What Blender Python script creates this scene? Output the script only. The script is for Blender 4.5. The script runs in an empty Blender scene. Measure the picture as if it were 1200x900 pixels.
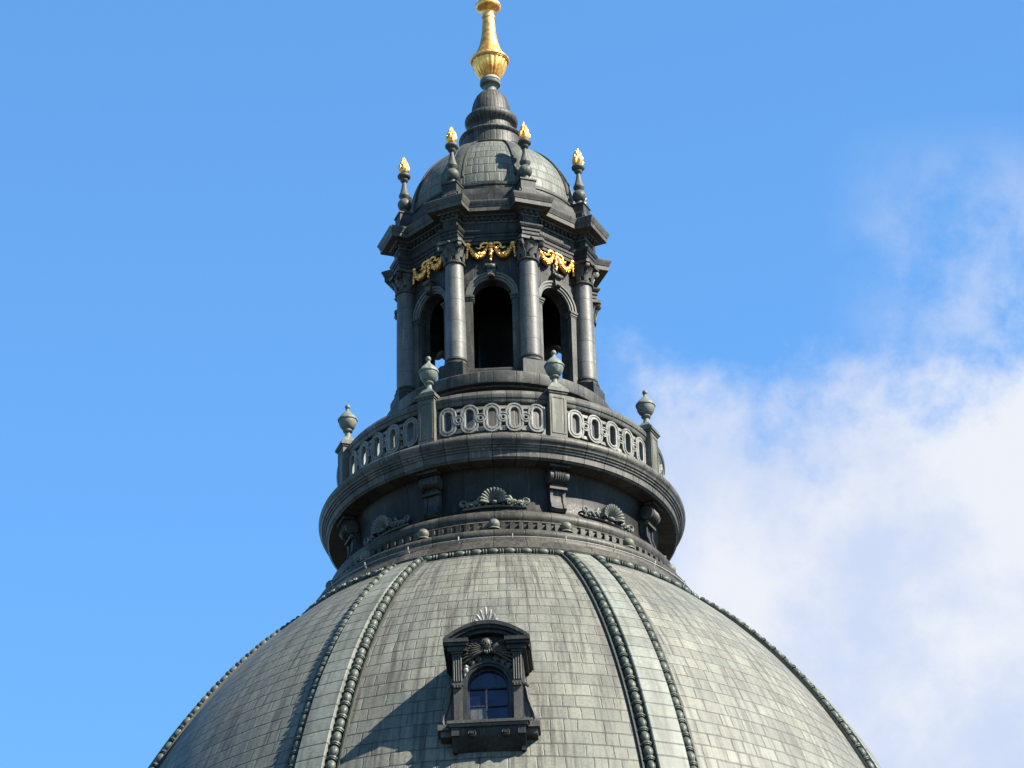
import bpy, math, random
from mathutils import Matrix, Vector, noise as mnoise
random.seed(7)
R = math.radians
S = bpy.context.scene
PI = math.pi

# ------------------------------------------------------------------ camera
cam_data = bpy.data.cameras.new("camera")
cam = bpy.data.objects.new("camera", cam_data)
S.collection.objects.link(cam)
S.camera = cam
F_PX, PITCH, ROLL, YAW_PX = 5186.0, 30.0, 1.65, -16.0
cam_data.sensor_width = 36.0
cam_data.lens = 36.0 * F_PX / 1200.0
cam_data.clip_start = 1.0
cam_data.clip_end = 20000.0
_a, _r = R(PITCH), R(ROLL)
_yaw = math.atan(-YAW_PX / F_PX) / math.cos(_a)
_right = Vector((math.cos(_yaw), -math.sin(_yaw), 0))
_fh = Vector((math.sin(_yaw), math.cos(_yaw), 0))
_fwd = _fh * math.cos(_a) + Vector((0, 0, math.sin(_a)))
_up = -_fh * math.sin(_a) + Vector((0, 0, math.cos(_a)))
_r2 = _right * math.cos(_r) - _up * math.sin(_r)
_u2 = _right * math.sin(_r) + _up * math.cos(_r)
cam.matrix_world = Matrix(((_r2.x, _u2.x, -_fwd.x, 0), (_r2.y, _u2.y, -_fwd.y, -122.0),
                           (_r2.z, _u2.z, -_fwd.z, 1.6), (0, 0, 0, 1)))

# ------------------------------------------------------------------ light
SUN_AZ, SUN_EL = 64.0, 42.0            # azimuth from the camera's side (-Y) towards +X
sd = Vector((math.sin(R(SUN_AZ)) * math.cos(R(SUN_EL)), -math.cos(R(SUN_AZ)) * math.cos(R(SUN_EL)), math.sin(R(SUN_EL))))
sun_data = bpy.data.lights.new("sun", 'SUN')
sun_data.energy = 5.0
sun_data.angle = R(0.5)
sun_data.color = (1.0, 0.94, 0.83)
sun = bpy.data.objects.new("sun", sun_data)
sun.rotation_euler = (-sd).to_track_quat('-Z', 'Y').to_euler()
sun.location = (60, -40, 140)
S.collection.objects.link(sun)
S.view_settings.view_transform = 'Standard'
S.view_settings.look = 'None'
S.view_settings.exposure = 2.2
S.view_settings.gamma = 1.0
S.view_settings.use_curve_mapping = False
S.cycles.max_bounces = 6


class NT:
    """Short hand for building node trees."""
    def __init__(s, tree):
        s.t = tree
        s.n = tree.nodes
    def node(s, kind, **props):
        n = s.n.new(kind)
        for k, v in props.items():
            setattr(n, k, v)
        return n
    def set(s, sock, v):
        if isinstance(v, bpy.types.NodeSocket):
            s.t.links.new(v, sock)
        elif v is not None:
            sock.default_value = v
    def m(s, op, a, b=None, c=None, clamp=False):
        n = s.node('ShaderNodeMath', operation=op, use_clamp=clamp)
        for i, v in enumerate((a, b, c)):
            if v is not None:
                s.set(n.inputs[i], v)
        return n.outputs[0]
    def mix(s, f, a, b, blend='MIX'):
        n = s.node('ShaderNodeMix', data_type='RGBA', blend_type=blend)
        s.set(n.inputs[0], f)
        for i, v in ((6, a), (7, b)):
            s.set(n.inputs[i], v if isinstance(v, bpy.types.NodeSocket) else (*v, 1))
        return n.outputs[2]
    def step(s, v, lo, hi, a=0.0, b=1.0):
        n = s.node('ShaderNodeMapRange', interpolation_type='SMOOTHSTEP')
        for i, x in enumerate((v, lo, hi, a, b)):
            s.set(n.inputs[i], x)
        return n.outputs[0]
    def noise(s, vec, scale, detail=4.0, rough=0.55, dist=0.0):
        n = s.node('ShaderNodeTexNoise')
        s.set(n.inputs['Vector'], vec)
        n.inputs['Scale'].default_value = scale
        n.inputs['Detail'].default_value = detail
        n.inputs['Roughness'].default_value = rough
        n.inputs['Distortion'].default_value = dist
        return n.outputs[0]
    def map(s, vec, scale=(1, 1, 1), loc=(0, 0, 0)):
        n = s.node('ShaderNodeMapping')
        s.set(n.inputs[0], vec)
        n.inputs['Location'].default_value = loc
        n.inputs['Scale'].default_value = scale
        return n.outputs[0]
    def xyz(s, x, y, z):
        n = s.node('ShaderNodeCombineXYZ')
        for i, v in enumerate((x, y, z)):
            s.set(n.inputs[i], v)
        return n.outputs[0]
    def sep(s, vec):
        n = s.node('ShaderNodeSeparateXYZ')
        s.set(n.inputs[0], vec)
        return n.outputs
    def white(s, vec, dim='2D'):
        n = s.node('ShaderNodeTexWhiteNoise', noise_dimensions=dim)
        if dim == '1D':
            s.set(n.inputs['W'], vec)
        else:
            s.set(n.inputs['Vector'], vec)
        return n.outputs[0]
    def dot(s, vec, v):
        n = s.node('ShaderNodeVectorMath', operation='DOT_PRODUCT')
        s.set(n.inputs[0], vec)
        n.inputs[1].default_value = v
        return n.outputs['Value']


# ------------------------------------------------------------------ world
W = bpy.data.worlds.new("World")
S.world = W
W.use_nodes = True
nt = NT(W.node_tree)
nt.n.clear()
sky = nt.node('ShaderNodeTexSky', sky_type='NISHITA', sun_disc=False)
sky.sun_elevation = R(SUN_EL)
sky.sun_rotation = math.atan2(sd.x, sd.y)
sky.air_density = 0.5
sky.dust_density = 0.0
sky.ozone_density = 2.0
sky.altitude = 100
tc = nt.node('ShaderNodeTexCoord').outputs['Generated']
# a bank of fair-weather cloud low in the sky beyond the right of the dome
ax = nt.dot(tc, tuple(_right)); ay = nt.dot(tc, tuple(_up)); af = nt.dot(tc, tuple(_fwd))
n1 = nt.noise(nt.map(tc, (1, 1, 1), (3.1, 0.4, 2.2)), 11.0, 9.0, 0.60, 0.0)
n2 = nt.noise(nt.map(tc, (1, 1, 1), (1.7, 5.4, 0.3)), 34.0, 8.0, 0.62, 0.15)
n3 = nt.noise(nt.map(tc, (1, 1, 1), (7.7, 2.4, 4.3)), 20.0, 8.0, 0.58, 0.0)
rag = nt.m('ADD', nt.m('MULTIPLY', nt.m('SUBTRACT', n1, 0.5), 2.0), nt.m('MULTIPLY', nt.m('SUBTRACT', n2, 0.5), 1.45))
bank = nt.m('ADD', nt.m('MULTIPLY', ay, -24.0), nt.m('MULTIPLY', nt.m('SUBTRACT', ax, 0.03), 3.0))
bank = nt.m('MINIMUM', nt.m('MAXIMUM', bank, -0.75), 0.75)
dens = nt.m('ADD', bank, rag)
side = nt.step(nt.m('ADD', ax, nt.m('MULTIPLY', rag, 0.012)), 0.012, 0.045)
cl = nt.m('MULTIPLY', nt.m('MULTIPLY', nt.step(dens, -0.22, 0.42), side), nt.step(af, 0.6, 0.9))
wisp = nt.m('MULTIPLY', nt.m('MULTIPLY', nt.step(rag, -0.38, 0.22), nt.step(ax, 0.066, 0.10)), nt.m('MULTIPLY', nt.step(ay, 0.060, 0.030), 0.62))
cl = nt.m('MULTIPLY', nt.m('MAXIMUM', cl, nt.m('MULTIPLY', wisp, nt.step(af, 0.6, 0.9))), 0.94)
hs = nt.node('ShaderNodeHueSaturation')
hs.inputs['Saturation'].default_value = 1.13
hs.inputs['Value'].default_value = 1.12
nt.set(hs.inputs['Color'], sky.outputs[0])
SKY_STRENGTH = 0.10
tone = nt.mix(nt.step(n3, 0.36, 0.62), (1.42, 1.60, 2.02), (1.95, 1.99, 2.08))
clear = nt.mix(1.0, hs.outputs[0], (0.88, 1.05, 0.97), 'MULTIPLY')
skyc = nt.mix(cl, clear, tone)
bg = nt.node('ShaderNodeBackground')
nt.set(bg.inputs[0], skyc)
bg.inputs[1].default_value = SKY_STRENGTH
out = nt.node('ShaderNodeOutputWorld')
nt.t.links.new(bg.outputs[0], out.inputs[0])


# ------------------------------------------------------------------ materials
def new_mat(name):
    m = bpy.data.materials.new(name)
    m.use_nodes = True
    t = NT(m.node_tree)
    p = t.n['Principled BSDF']
    return m, t, p


def bump(t, p, h, strength=0.5, dist=0.02):
    b = t.node('ShaderNodeBump')
    b.inputs['Strength'].default_value = strength
    b.inputs['Distance'].default_value = dist
    t.set(b.inputs['Height'], h)
    t.t.links.new(b.outputs[0], p.inputs['Normal'])


TONE = 0.39                      # weathered, sooty sheet: overall reflectance of the patina


def tone(c):
    return (c[0] * TONE * 1.03, c[1] * TONE, c[2] * TONE * 0.92)


def metal(name, c1, c2, c3, rough=0.5, around=0, course=0.0, across=0.0, streak=0.75, spec=0.12, mtl=0.0, line=0.55):
    """Weathered sheet metal; around = vertical joints round the axis, course = metres between level joints."""
    c1, c2, c3 = tone(c1), tone(c2), tone(c3)
    m, t, p = new_mat(name)
    co = t.node('ShaderNodeTexCoord').outputs['Object']
    rnd = t.node('ShaderNodeObjectInfo').outputs['Random']
    off = t.m('MULTIPLY', rnd, 37.0)
    va = t.node('ShaderNodeVectorMath', operation='ADD')
    t.set(va.inputs[0], co); t.set(va.inputs[1], t.xyz(off, off, off))
    v = va.outputs[0]
    base = t.mix(t.step(t.noise(v, 1.3, 6, 0.6), 0.36, 0.66), c1, c2)
    st = t.noise(t.map(v, (5, 5, 0.45)), 1.0, 5, 0.65)
    base = t.mix(t.m('MULTIPLY', t.step(st, 0.5, 0.72), streak), base, c3)
    st2 = t.noise(t.map(v, (11, 11, 0.8)), 1.0, 5, 0.6)
    base = t.mix(t.m('MULTIPLY', t.step(st2, 0.56, 0.70), streak * 0.8), base, tuple(min(1, 1.85 * x) for x in c2))
    fine = t.noise(v, 19, 5, 0.7)
    val = t.step(fine, 0.25, 0.75, 0.70, 1.27)
    x, y, z = t.sep(co)
    h = t.m('MULTIPLY', t.noise(v, 5, 4), 0.6)
    if around:
        th = t.m('MULTIPLY', t.m('ARCTAN2', y, x), around / (2 * PI))
        rad = t.m('SQRT', t.m('ADD', t.m('MULTIPLY', x, x), t.m('MULTIPLY', y, y)))
        val = t.m('MULTIPLY', val, t.step(t.white(t.m('FLOOR', th), '1D'), 0, 1, 0.78, 1.18))
        d = t.m('MULTIPLY', t.m('MULTIPLY', t.m('PINGPONG', th, 0.5), rad), 2 * PI / around)
        ln = t.step(d, 0.006, 0.030)
        val = t.m('MULTIPLY', val, t.m('ADD', t.m('MULTIPLY', ln, 1 - line), line))
        h = t.m('ADD', h, t.m('MULTIPLY', ln, 0.5))
    if course:
        q = t.m('DIVIDE', z, course)
        val = t.m('MULTIPLY', val, t.step(t.white(t.m('FLOOR', q), '1D'), 0, 1, 0.85, 1.12))
        ln = t.step(t.m('MULTIPLY', t.m('PINGPONG', q, 0.5), course), 0.004, 0.02)
        val = t.m('MULTIPLY', val, t.m('ADD', t.m('MULTIPLY', ln, 1 - line), line))
        h = t.m('ADD', h, t.m('MULTIPLY', ln, 0.5))
    if across:
        q = t.m('DIVIDE', x, across)
        ln = t.step(t.m('MULTIPLY', t.m('PINGPONG', q, 0.5), across), 0.004, 0.02)
        val = t.m('MULTIPLY', val, t.m('ADD', t.m('MULTIPLY', ln, 1 - line), line))
        h = t.m('ADD', h, t.m('MULTIPLY', ln, 0.5))
    col = t.mix(1.0, base, t.xyz(val, val, val), 'MULTIPLY')
    t.set(p.inputs['Base Color'], col)
    t.set(p.inputs['Roughness'], t.step(fine, 0.2, 0.8, rough - 0.1, rough + 0.14))
    p.inputs['Specular IOR Level'].default_value = spec
    p.inputs['Metallic'].default_value = mtl
    bump(t, p, h, 0.45, 0.02)
    return m


def tile_mat(name, row=0.5, width=0.77, plain=False, cols=None, joint=(0.30, 0.62)):
    """Rows of metal tiles laid in broken bond on UV (u in tiles, v in rows)."""
    m, t, p = new_mat(name)
    uv = t.node('ShaderNodeTexCoord').outputs['UV']
    rnd = t.node('ShaderNodeObjectInfo').outputs['Random']
    va = t.node('ShaderNodeVectorMath', operation='ADD')
    k = t.m('FLOOR', t.m('MULTIPLY', rnd, 90.0))
    t.set(va.inputs[0], uv); t.set(va.inputs[1], t.xyz(k, t.m('MULTIPLY', k, 3.0), 0.0))
    uvr = va.outputs[0]
    wob = t.m('MULTIPLY', t.m('SUBTRACT', t.noise(uvr, 1.1, 2), 0.5), 0.16)
    wob2 = t.m('MULTIPLY', t.m('SUBTRACT', t.noise(t.map(uvr, (1, 1, 1), (9, 4, 0)), 1.3, 2), 0.5), 0.09)
    u, v, _ = t.sep(uvr)
    u = t.m('ADD', u, wob2); v = t.m('ADD', v, wob)
    rowi = t.m('FLOOR', v); fv = t.m('FRACT', v)
    jit = t.white(rowi, '1D')
    if plain:
        uu = t.m('MULTIPLY', u, 0.0)
    else:
        uu = t.m('ADD', u, t.m('ADD', t.m('MULTIPLY', rowi, 0.5), t.m('MULTIPLY', jit, 0.3)))
    coli = t.m('FLOOR', uu); fu = t.m('FRACT', uu)
    # a few tiles are cut in half
    cell = t.xyz(coli, rowi, 0.0)
    if not plain:
        half = t.m('GREATER_THAN', t.white(t.xyz(t.m('ADD', coli, 71.0), rowi, 0.0)), 0.8)
        fu2 = t.m('FRACT', t.m('MULTIPLY', fu, 2.0))
        hcell = t.m('FLOOR', t.m('MULTIPLY', fu, 2.0))
        cell = t.xyz(t.m('ADD', coli, t.m('MULTIPLY', t.m('MULTIPLY', hcell, half), 0.37)), rowi, 0.0)
        du_full = t.m('MULTIPLY', t.m('PINGPONG', fu, 0.5), width)
        du_half = t.m('MULTIPLY', t.m('PINGPONG', fu2, 0.5), width * 0.5)
        du = t.m('ADD', t.m('MULTIPLY', du_half, half), t.m('MULTIPLY', du_full, t.m('SUBTRACT', 1.0, half)))
    else:
        du = t.m('ADD', t.m('MULTIPLY', u, 0.0), 1.0)
    dv = t.m('MULTIPLY', t.m('PINGPONG', fv, 0.5), row)
    w1 = t.white(cell)
    cA, cB, cC, cD = (tuple(k_ * TONE * 1.06 for k_ in c_) for c_ in cols)
    c = t.mix(t.step(w1, 0.0, 1.0), cA, cB)
    big = t.noise(t.map(uvr, (0.30, 0.16, 1)), 1.0, 6, 0.65)
    c = t.mix(t.m('MULTIPLY', t.step(big, 0.42, 0.62), 0.7), c, cC)
    dk = t.noise(t.map(uvr, (0.42, 0.10, 1), (5, 2, 0)), 1.0, 6, 0.65)
    c = t.mix(t.m('MULTIPLY', t.step(dk, 0.5, 0.72), 0.6), c, cD)
    stv = t.noise(t.map(uvr, (3.4, 0.13, 1)), 1.0, 6, 0.70)
    c = t.mix(t.m('MULTIPLY', t.step(stv, 0.44, 0.64), 0.9), c, cD)
    st3 = t.noise(t.map(uvr, (7.5, 0.4, 1), (3, 1, 0)), 1.0, 6, 0.65)
    c = t.mix(t.m('MULTIPLY', t.step(st3, 0.55, 0.78), 0.5), c, tuple(1.35 * x for x in cB))
    new = t.m('MULTIPLY', t.m('GREATER_THAN', t.white(t.xyz(t.m('ADD', coli, 151.0), t.m('ADD', rowi, 0.5), 0.0)), 0.955), 0.0 if plain else 0.28)
    c = t.mix(new, c, tuple(k_ * TONE for k_ in (0.13, 0.165, 0.135)))
    fine = t.noise(uvr, 7, 6, 0.72)
    val = t.m('MULTIPLY', t.step(fine, 0.25, 0.75, 0.72, 1.24), t.step(t.white(t.xyz(t.m('ADD', coli, 13.0), rowi, 0.0)), 0, 1, 0.90, 1.08))
    lv = t.step(dv, 0.010, 0.042); lu = t.step(du, 0.006, 0.028)
    ln = t.m('MULTIPLY', lv, t.m('ADD', t.m('MULTIPLY', lu, 0.8), 0.2))
    soot_shade = t.step(t.noise(uvr, 2.3, 4), 0.3, 0.7, joint[0], joint[1])
    val = t.m('MULTIPLY', val, t.m('ADD', soot_shade, t.m('MULTIPLY', ln, t.m('SUBTRACT', 1.0, soot_shade))))
    c = t.mix(1.0, c, t.xyz(val, val, val), 'MULTIPLY')
    t.set(p.inputs['Base Color'], c)
    t.set(p.inputs['Roughness'], t.step(fine, 0.2, 0.8, 0.5, 0.75))
    p.inputs['Specular IOR Level'].default_value = 0.3
    tilt = t.m('MULTIPLY', t.m('SUBTRACT', w1, 0.5), t.m('SUBTRACT', fu, 0.5))
    h = t.m('ADD', t.m('MULTIPLY', ln, 0.8), t.m('ADD', t.m('MULTIPLY', tilt, 2.2), t.m('MULTIPLY', t.noise(uvr, 1.6, 4), 1.0)))
    h = t.m('ADD', h, t.m('MULTIPLY', fv, -0.9))
    bump(t, p, h, 0.7, 0.02)
    return m


M = {}
M['tile'] = tile_mat('tile_cladding', cols=((0.182, 0.180, 0.140), (0.242, 0.238, 0.184), (0.158, 0.168, 0.136), (0.078, 0.070, 0.053)))
M['strip'] = tile_mat('strip_sheet', plain=True, cols=((0.212, 0.230, 0.190), (0.255, 0.270, 0.222), (0.195, 0.20, 0.16), (0.12, 0.122, 0.096)))
M['small_tile'] = tile_mat('cupola_sheet', row=0.36, width=0.36, joint=(0.5, 0.78), cols=((0.13, 0.15, 0.118), (0.19, 0.21, 0.165), (0.125, 0.14, 0.108), (0.07, 0.066, 0.05)))
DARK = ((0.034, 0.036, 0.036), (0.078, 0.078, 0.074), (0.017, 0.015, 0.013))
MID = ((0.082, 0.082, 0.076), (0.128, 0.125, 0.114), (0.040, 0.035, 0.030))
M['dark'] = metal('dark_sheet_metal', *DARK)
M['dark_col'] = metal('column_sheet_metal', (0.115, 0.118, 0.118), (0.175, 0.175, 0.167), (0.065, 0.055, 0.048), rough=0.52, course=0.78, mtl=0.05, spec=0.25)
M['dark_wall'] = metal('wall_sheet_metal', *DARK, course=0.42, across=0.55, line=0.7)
M['dark_band'] = metal('banded_dark_metal', (0.075, 0.075, 0.072), (0.14, 0.136, 0.128), (0.036, 0.031, 0.027), around=32)
M['mid'] = metal('grey_sheet_metal', *MID)
M['mid_band'] = metal('jointed_grey_metal', (0.098, 0.097, 0.09), (0.165, 0.16, 0.146), (0.045, 0.039, 0.033), around=48, line=0.35)
M['ring'] = metal('ring_moulding_metal', (0.056, 0.054, 0.048), (0.105, 0.099, 0.086), (0.026, 0.021, 0.017), around=40, line=0.5)
M['rail'] = metal('jointed_rail_metal', (0.10, 0.103, 0.097), (0.14, 0.142, 0.13), (0.055, 0.05, 0.045), around=72)
M['lace'] = metal('pierced_panel_metal', (0.215, 0.225, 0.218), (0.32, 0.32, 0.31), (0.11, 0.104, 0.094), streak=0.85)
M['ped'] = metal('pedestal_metal', (0.13, 0.13, 0.113), (0.18, 0.18, 0.152), (0.085, 0.08, 0.06))
M['verdigris'] = metal('pale_verdigris', (0.18, 0.21, 0.185), (0.26, 0.285, 0.25), (0.11, 0.12, 0.10))
M['torch'] = metal('torch_metal', (0.09, 0.10, 0.093), (0.14, 0.15, 0.14), (0.05, 0.052, 0.048))
M['bead'] = metal('bead_metal', (0.085, 0.105, 0.093), (0.13, 0.15, 0.13), (0.055, 0.06, 0.05), rough=0.45)
M['bead_dark'] = metal('bead_channel_metal', (0.045, 0.053, 0.048), (0.065, 0.072, 0.065), (0.03, 0.03, 0.027))
M['relief'] = metal('relief_metal', (0.14, 0.15, 0.143), (0.22, 0.225, 0.20), (0.08, 0.068, 0.055), streak=0.4)
M['dormer'] = metal('dormer_metal', (0.030, 0.034, 0.035), (0.060, 0.064, 0.064), (0.018, 0.017, 0.017))
M['pale_reflection'] = metal('reflection_glass', (0.06, 0.07, 0.10), (0.16, 0.15, 0.14), (0.04, 0.05, 0.09), rough=0.25, spec=0.4)  # cloud reflection on the window painted as a paler glass colour
M['frame'] = metal('blue_window_paint', (0.03, 0.04, 0.07), (0.045, 0.055, 0.09), (0.03, 0.03, 0.04))
M['pale'] = metal('bleached_metal', (0.45, 0.44, 0.42), (0.6, 0.58, 0.56), (0.22, 0.2, 0.18))
M['soot_shade'] = metal('shaded_wall_metal', (0.024, 0.024, 0.023), (0.042, 0.040, 0.037), (0.015, 0.013, 0.012), around=32)  # wall under the gallery: shade of the overhang put into the colour
M['black'] = metal('shade_black_metal', (0.008, 0.008, 0.008), (0.012, 0.012, 0.012), (0.006, 0.006, 0.006), spec=0.03)  # near black: the lantern's inner shade is put into the colour
M['stone'] = metal('pale_stone', (0.32, 0.30, 0.26), (0.4, 0.375, 0.32), (0.2, 0.18, 0.15), course=0.6, around=60)

m, t, p = new_mat('gold_leaf')
co = t.node('ShaderNodeTexCoord').outputs['Object']
nf = t.noise(co, 6, 5, 0.6)
t.set(p.inputs['Base Color'], t.mix(t.step(nf, 0.35, 0.7), (0.54, 0.235, 0.045), (0.76, 0.41, 0.12)))
p.inputs['Metallic'].default_value = 0.9
t.set(p.inputs['Roughness'], t.step(nf, 0.2, 0.8, 0.30, 0.5))
bump(t, p, t.noise(co, 14, 4), 0.3, 0.02)
M['gold'] = m

m, t, p = new_mat('window_glass')
co = t.node('ShaderNodeTexCoord').outputs['Object']
t.set(p.inputs['Base Color'], t.mix(t.step(t.noise(co, 1.6, 3), 0.4, 0.62), (0.002, 0.004, 0.014), (0.006, 0.012, 0.034)))
p.inputs['Roughness'].default_value = 0.04
p.inputs['IOR'].default_value = 1.38
bump(t, p, t.noise(co, 1.5, 3), 0.12, 0.05)
M['glass'] = m

m, t, p = new_mat('city_ground')
co = t.node('ShaderNodeTexCoord').outputs['Object']
t.set(p.inputs['Base Color'], t.mix(t.step(t.noise(co, 0.03, 6), 0.35, 0.65), (0.018, 0.020, 0.017), (0.036, 0.034, 0.031)))
p.inputs['Roughness'].default_value = 0.9
M['ground'] = m


# ------------------------------------------------------------------ mesh helpers
class MB:
    def __init__(s):
        s.v = []; s.f = []; s.uv = None
    def add(s, vs, fs):
        o = len(s.v)
        s.v += [tuple(v) for v in vs]
        s.f += [tuple(i + o for i in f) for f in fs]
        return s
    def grid(s, rows, closed=False, flip=False):
        n = len(rows[0]); vs = [v for r in rows for v in r]; fs = []
        for i in range(len(rows) - 1):
            for j in range(n if closed else n - 1):
                a, b = i * n + j, i * n + (j + 1) % n
                q = (a, b, b + n, a + n)
                fs.append(q[::-1] if flip else q)
        return s.add(vs, fs)
    def lathe(s, pts, seg=48, mat=None, a0=0.0, a1=2 * PI, flute=None, cap=False):
        """pts (r,z) listed from bottom to top; surface of revolution about Z (then mat)."""
        full = abs(a1 - a0 - 2 * PI) < 1e-6
        n = seg if full else seg + 1
        rows = []
        for k, (r, z) in enumerate(pts):
            row = []
            for j in range(n):
                a = a0 + (a1 - a0) * j / seg
                rr = r * (flute(a, k) if flute else 1.0)
                v = Vector((rr * math.cos(a), rr * math.sin(a), z))
                row.append(mat @ v if mat else v)
            rows.append(row)
        s.grid(rows, closed=full)
        if cap:
            for row, fl in ((rows[0], True), (rows[-1], False)):
                idx = list(range(len(row)))
                s.add(row, [idx[::-1] if fl else idx])
        return s
    def box(s, c, d, mat=None, taper=1.0):
        x, y, z = (k / 2 for k in d)
        vs = []
        for sz in (-1, 1):
            q = taper if sz > 0 else 1.0
            for sx, sy in ((-1, -1), (1, -1), (1, 1), (-1, 1)):
                v = Vector((c[0] + sx * x * q, c[1] + sy * y * q, c[2] + sz * z))
                vs.append(mat @ v if mat else v)
        return s.add(vs, [(3, 2, 1, 0), (4, 5, 6, 7), (0, 1, 5, 4), (1, 2, 6, 5), (2, 3, 7, 6), (3, 0, 4, 7)])
    def ell(s, c, d, rot=None, seg=10, rings=7):
        """ellipsoid with semi-axes d"""
        rot = rot or Matrix.Identity(3)
        c = Vector(c); rows = []
        for i in range(rings + 1):
            ph = PI * i / rings
            rows.append([c + rot @ Vector((d[0] * math.sin(ph) * math.cos(2 * PI * j / seg), d[1] * math.sin(ph) * math.sin(2 * PI * j / seg), -d[2] * math.cos(ph))) for j in range(seg)])
        return s.grid(rows, closed=True)
    def tube(s, path, rad, seg=8, closed=False, flat=1.0, up=None):
        """tube along path with radius list; flat scales the second cross axis"""
        P = [Vector(p) for p in path]; n = len(P); rows = []
        if not hasattr(rad, '__len__'):
            rad = [rad] * n
        prev = Vector(up) if up else None
        for i in range(n):
            a = P[(i - 1) % n] if (closed or i > 0) else P[i]
            b = P[(i + 1) % n] if (closed or i < n - 1) else P[i]
            tg = (b - a).normalized()
            if prev is None:
                prev = Vector((0, 0, 1)) if abs(tg.z) < 0.9 else Vector((1, 0, 0))
            nr = (prev - tg * prev.dot(tg))
            nr = nr.normalized() if nr.length > 1e-6 else tg.orthogonal().normalized()
            bn = tg.cross(nr)
            if not up:
                prev = nr
            rows.append([P[i] + nr * (rad[i] * flat * math.cos(2 * PI * j / seg)) + bn * (rad[i] * math.sin(2 * PI * j / seg)) for j in range(seg)])
        if closed:
            rows.append(rows[0])
        else:
            s.add(rows[0], [tuple(range(seg))[::-1]]); s.add(rows[-1], [tuple(range(seg))])
        return s.grid(rows, closed=True)
    def prism(s, poly, fn, w0, w1):
        """extrude polygon (u,v) between w0 and w1 through fn(u,v,w)"""
        n = len(poly)
        vs = [fn(u, v, w0) for u, v in poly] + [fn(u, v, w1) for u, v in poly]
        fs = [tuple(range(n))[::-1], tuple(range(n, 2 * n))]
        fs += [(i, (i + 1) % n, n + (i + 1) % n, n + i) for i in range(n)]
        return s.add(vs, fs)
    def build(s, name, mat, parent=None, smooth=35, loc=None, rz=0.0, uvs=None):
        me = bpy.data.meshes.new(name)
        me.from_pydata(s.v, [], s.f)
        me.materials.append(M[mat])
        if uvs:
            layer = me.uv_layers.new(name='UVMap')
            for lp in me.loops:
                layer.data[lp.index].uv = uvs[lp.vertex_index]
        import bmesh
        bm = bmesh.new(); bm.from_mesh(me)
        if not uvs:
            bmesh.ops.remove_doubles(bm, verts=bm.verts, dist=1e-5)
        bmesh.ops.recalc_face_normals(bm, faces=bm.faces)
        bm.to_mesh(me); bm.free()
        me.polygons.foreach_set('use_smooth', [True] * len(me.polygons))
        me.set_sharp_from_angle(angle=R(smooth))
        o = bpy.data.objects.new(name, me)
        S.collection.objects.link(o)
        if parent:
            o.parent = parent
        if loc:
            o.location = loc
        o.rotation_euler.z = rz
        return o


PHASE = R(-2.5)


def thing(name, label, cat, loc=(0, 0, 0), rz=PHASE, group=None):
    o = bpy.data.objects.new(name, None)
    o.empty_display_size = 0.3
    S.collection.objects.link(o)
    o.location = loc; o.rotation_euler = (0, 0, rz)
    o['label'] = label; o['category'] = cat
    if group:
        o['group'] = group
    return o


def part_copy(o, parent, rz):
    c = o.copy(); S.collection.objects.link(c); c.parent = parent
    c.rotation_euler.z = rz
    for ch in list(o.children):
        d = ch.copy(); S.collection.objects.link(d); d.parent = c
    return c


def thing_copy(src, loc, rz, label):
    r = src.copy(); S.collection.objects.link(r)
    r.location = loc; r.rotation_euler = (0, 0, rz); r['label'] = label
    for ch in list(src.children):
        c = ch.copy(); S.collection.objects.link(c); c.parent = r
        for g in list(ch.children):
            d = g.copy(); S.collection.objects.link(d); d.parent = c
    return r


def pol(r, a, z):
    """point at azimuth a (0 faces the camera, growing to the right)"""
    return Vector((r * math.sin(a), -r * math.cos(a), z))


def arc(c, rx, rz, a0, a1, n):
    return [(c[0] + rx * math.cos(a0 + (a1 - a0) * i / n), c[1] + rz * math.sin(a0 + (a1 - a0) * i / n)) for i in range(n + 1)]


FRONT = Matrix(((1, 0, 0), (0, 0, -1), (0, 1, 0))).to_4x4()      # lathe axis Z -> -Y, lathe Y -> Z
BAY = PI / 4
COR = PI / 8

# ------------------------------------------------------------------ ground
g = MB()
g.add([(-9000, -9000, 0), (9000, -9000, 0), (9000, 9000, 0), (-9000, 9000, 0)], [(0, 1, 2, 3)])
go = g.build('ground', 'ground')
go['kind'] = 'structure'; go['label'] = 'dark paved city ground far below the dome'; go['category'] = 'ground'

# ------------------------------------------------------------------ great dome
dome = thing('dome', 'huge grey green dome clad in tile rows with beaded ribs', 'dome')
A, B, Z0 = 14.85, 24.0, 62.5 - 24.0 * math.sqrt(1 - (6.6 / 14.85) ** 2)


def dome_at(t):
    return A * math.sin(t), Z0 + B * math.cos(t)


T0, T1 = math.asin(6.68 / A), math.pi / 2 * 0.995
NT_ = 90
ts = [T0 + (T1 - T0) * i / NT_ for i in range(NT_ + 1)]
arcs = [0.0]
for i in range(NT_):
    a_, b_ = dome_at(ts[i]), dome_at(ts[i + 1])
    arcs.append(arcs[-1] + math.hypot(b_[0] - a_[0], b_[1] - a_[1]))
pm = MB(); uvs = []
rows = []
for i, tt in enumerate(ts):
    r, z = dome_at(tt); row = []
    for j in range(25):
        a = -COR + BAY * j / 24
        row.append(pol(r, a, z)); uvs.append(((j / 24) * 13.0, -arcs[i] / 0.5 + 200))
    rows.append(row)
pm.grid(rows)
panel = pm.build('tile_panel', 'tile', dome, smooth=80, uvs=uvs)
for k in range(1, 8):
    part_copy(panel, dome, k * BAY)


def hw(r):                    # half width of the plain strip of a rib
    return 0.30 + (r - 6.6) * 0.0235


def brad(r):                  # bead radius
    return 0.105 + 0.006 * (r - 6.6)


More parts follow.
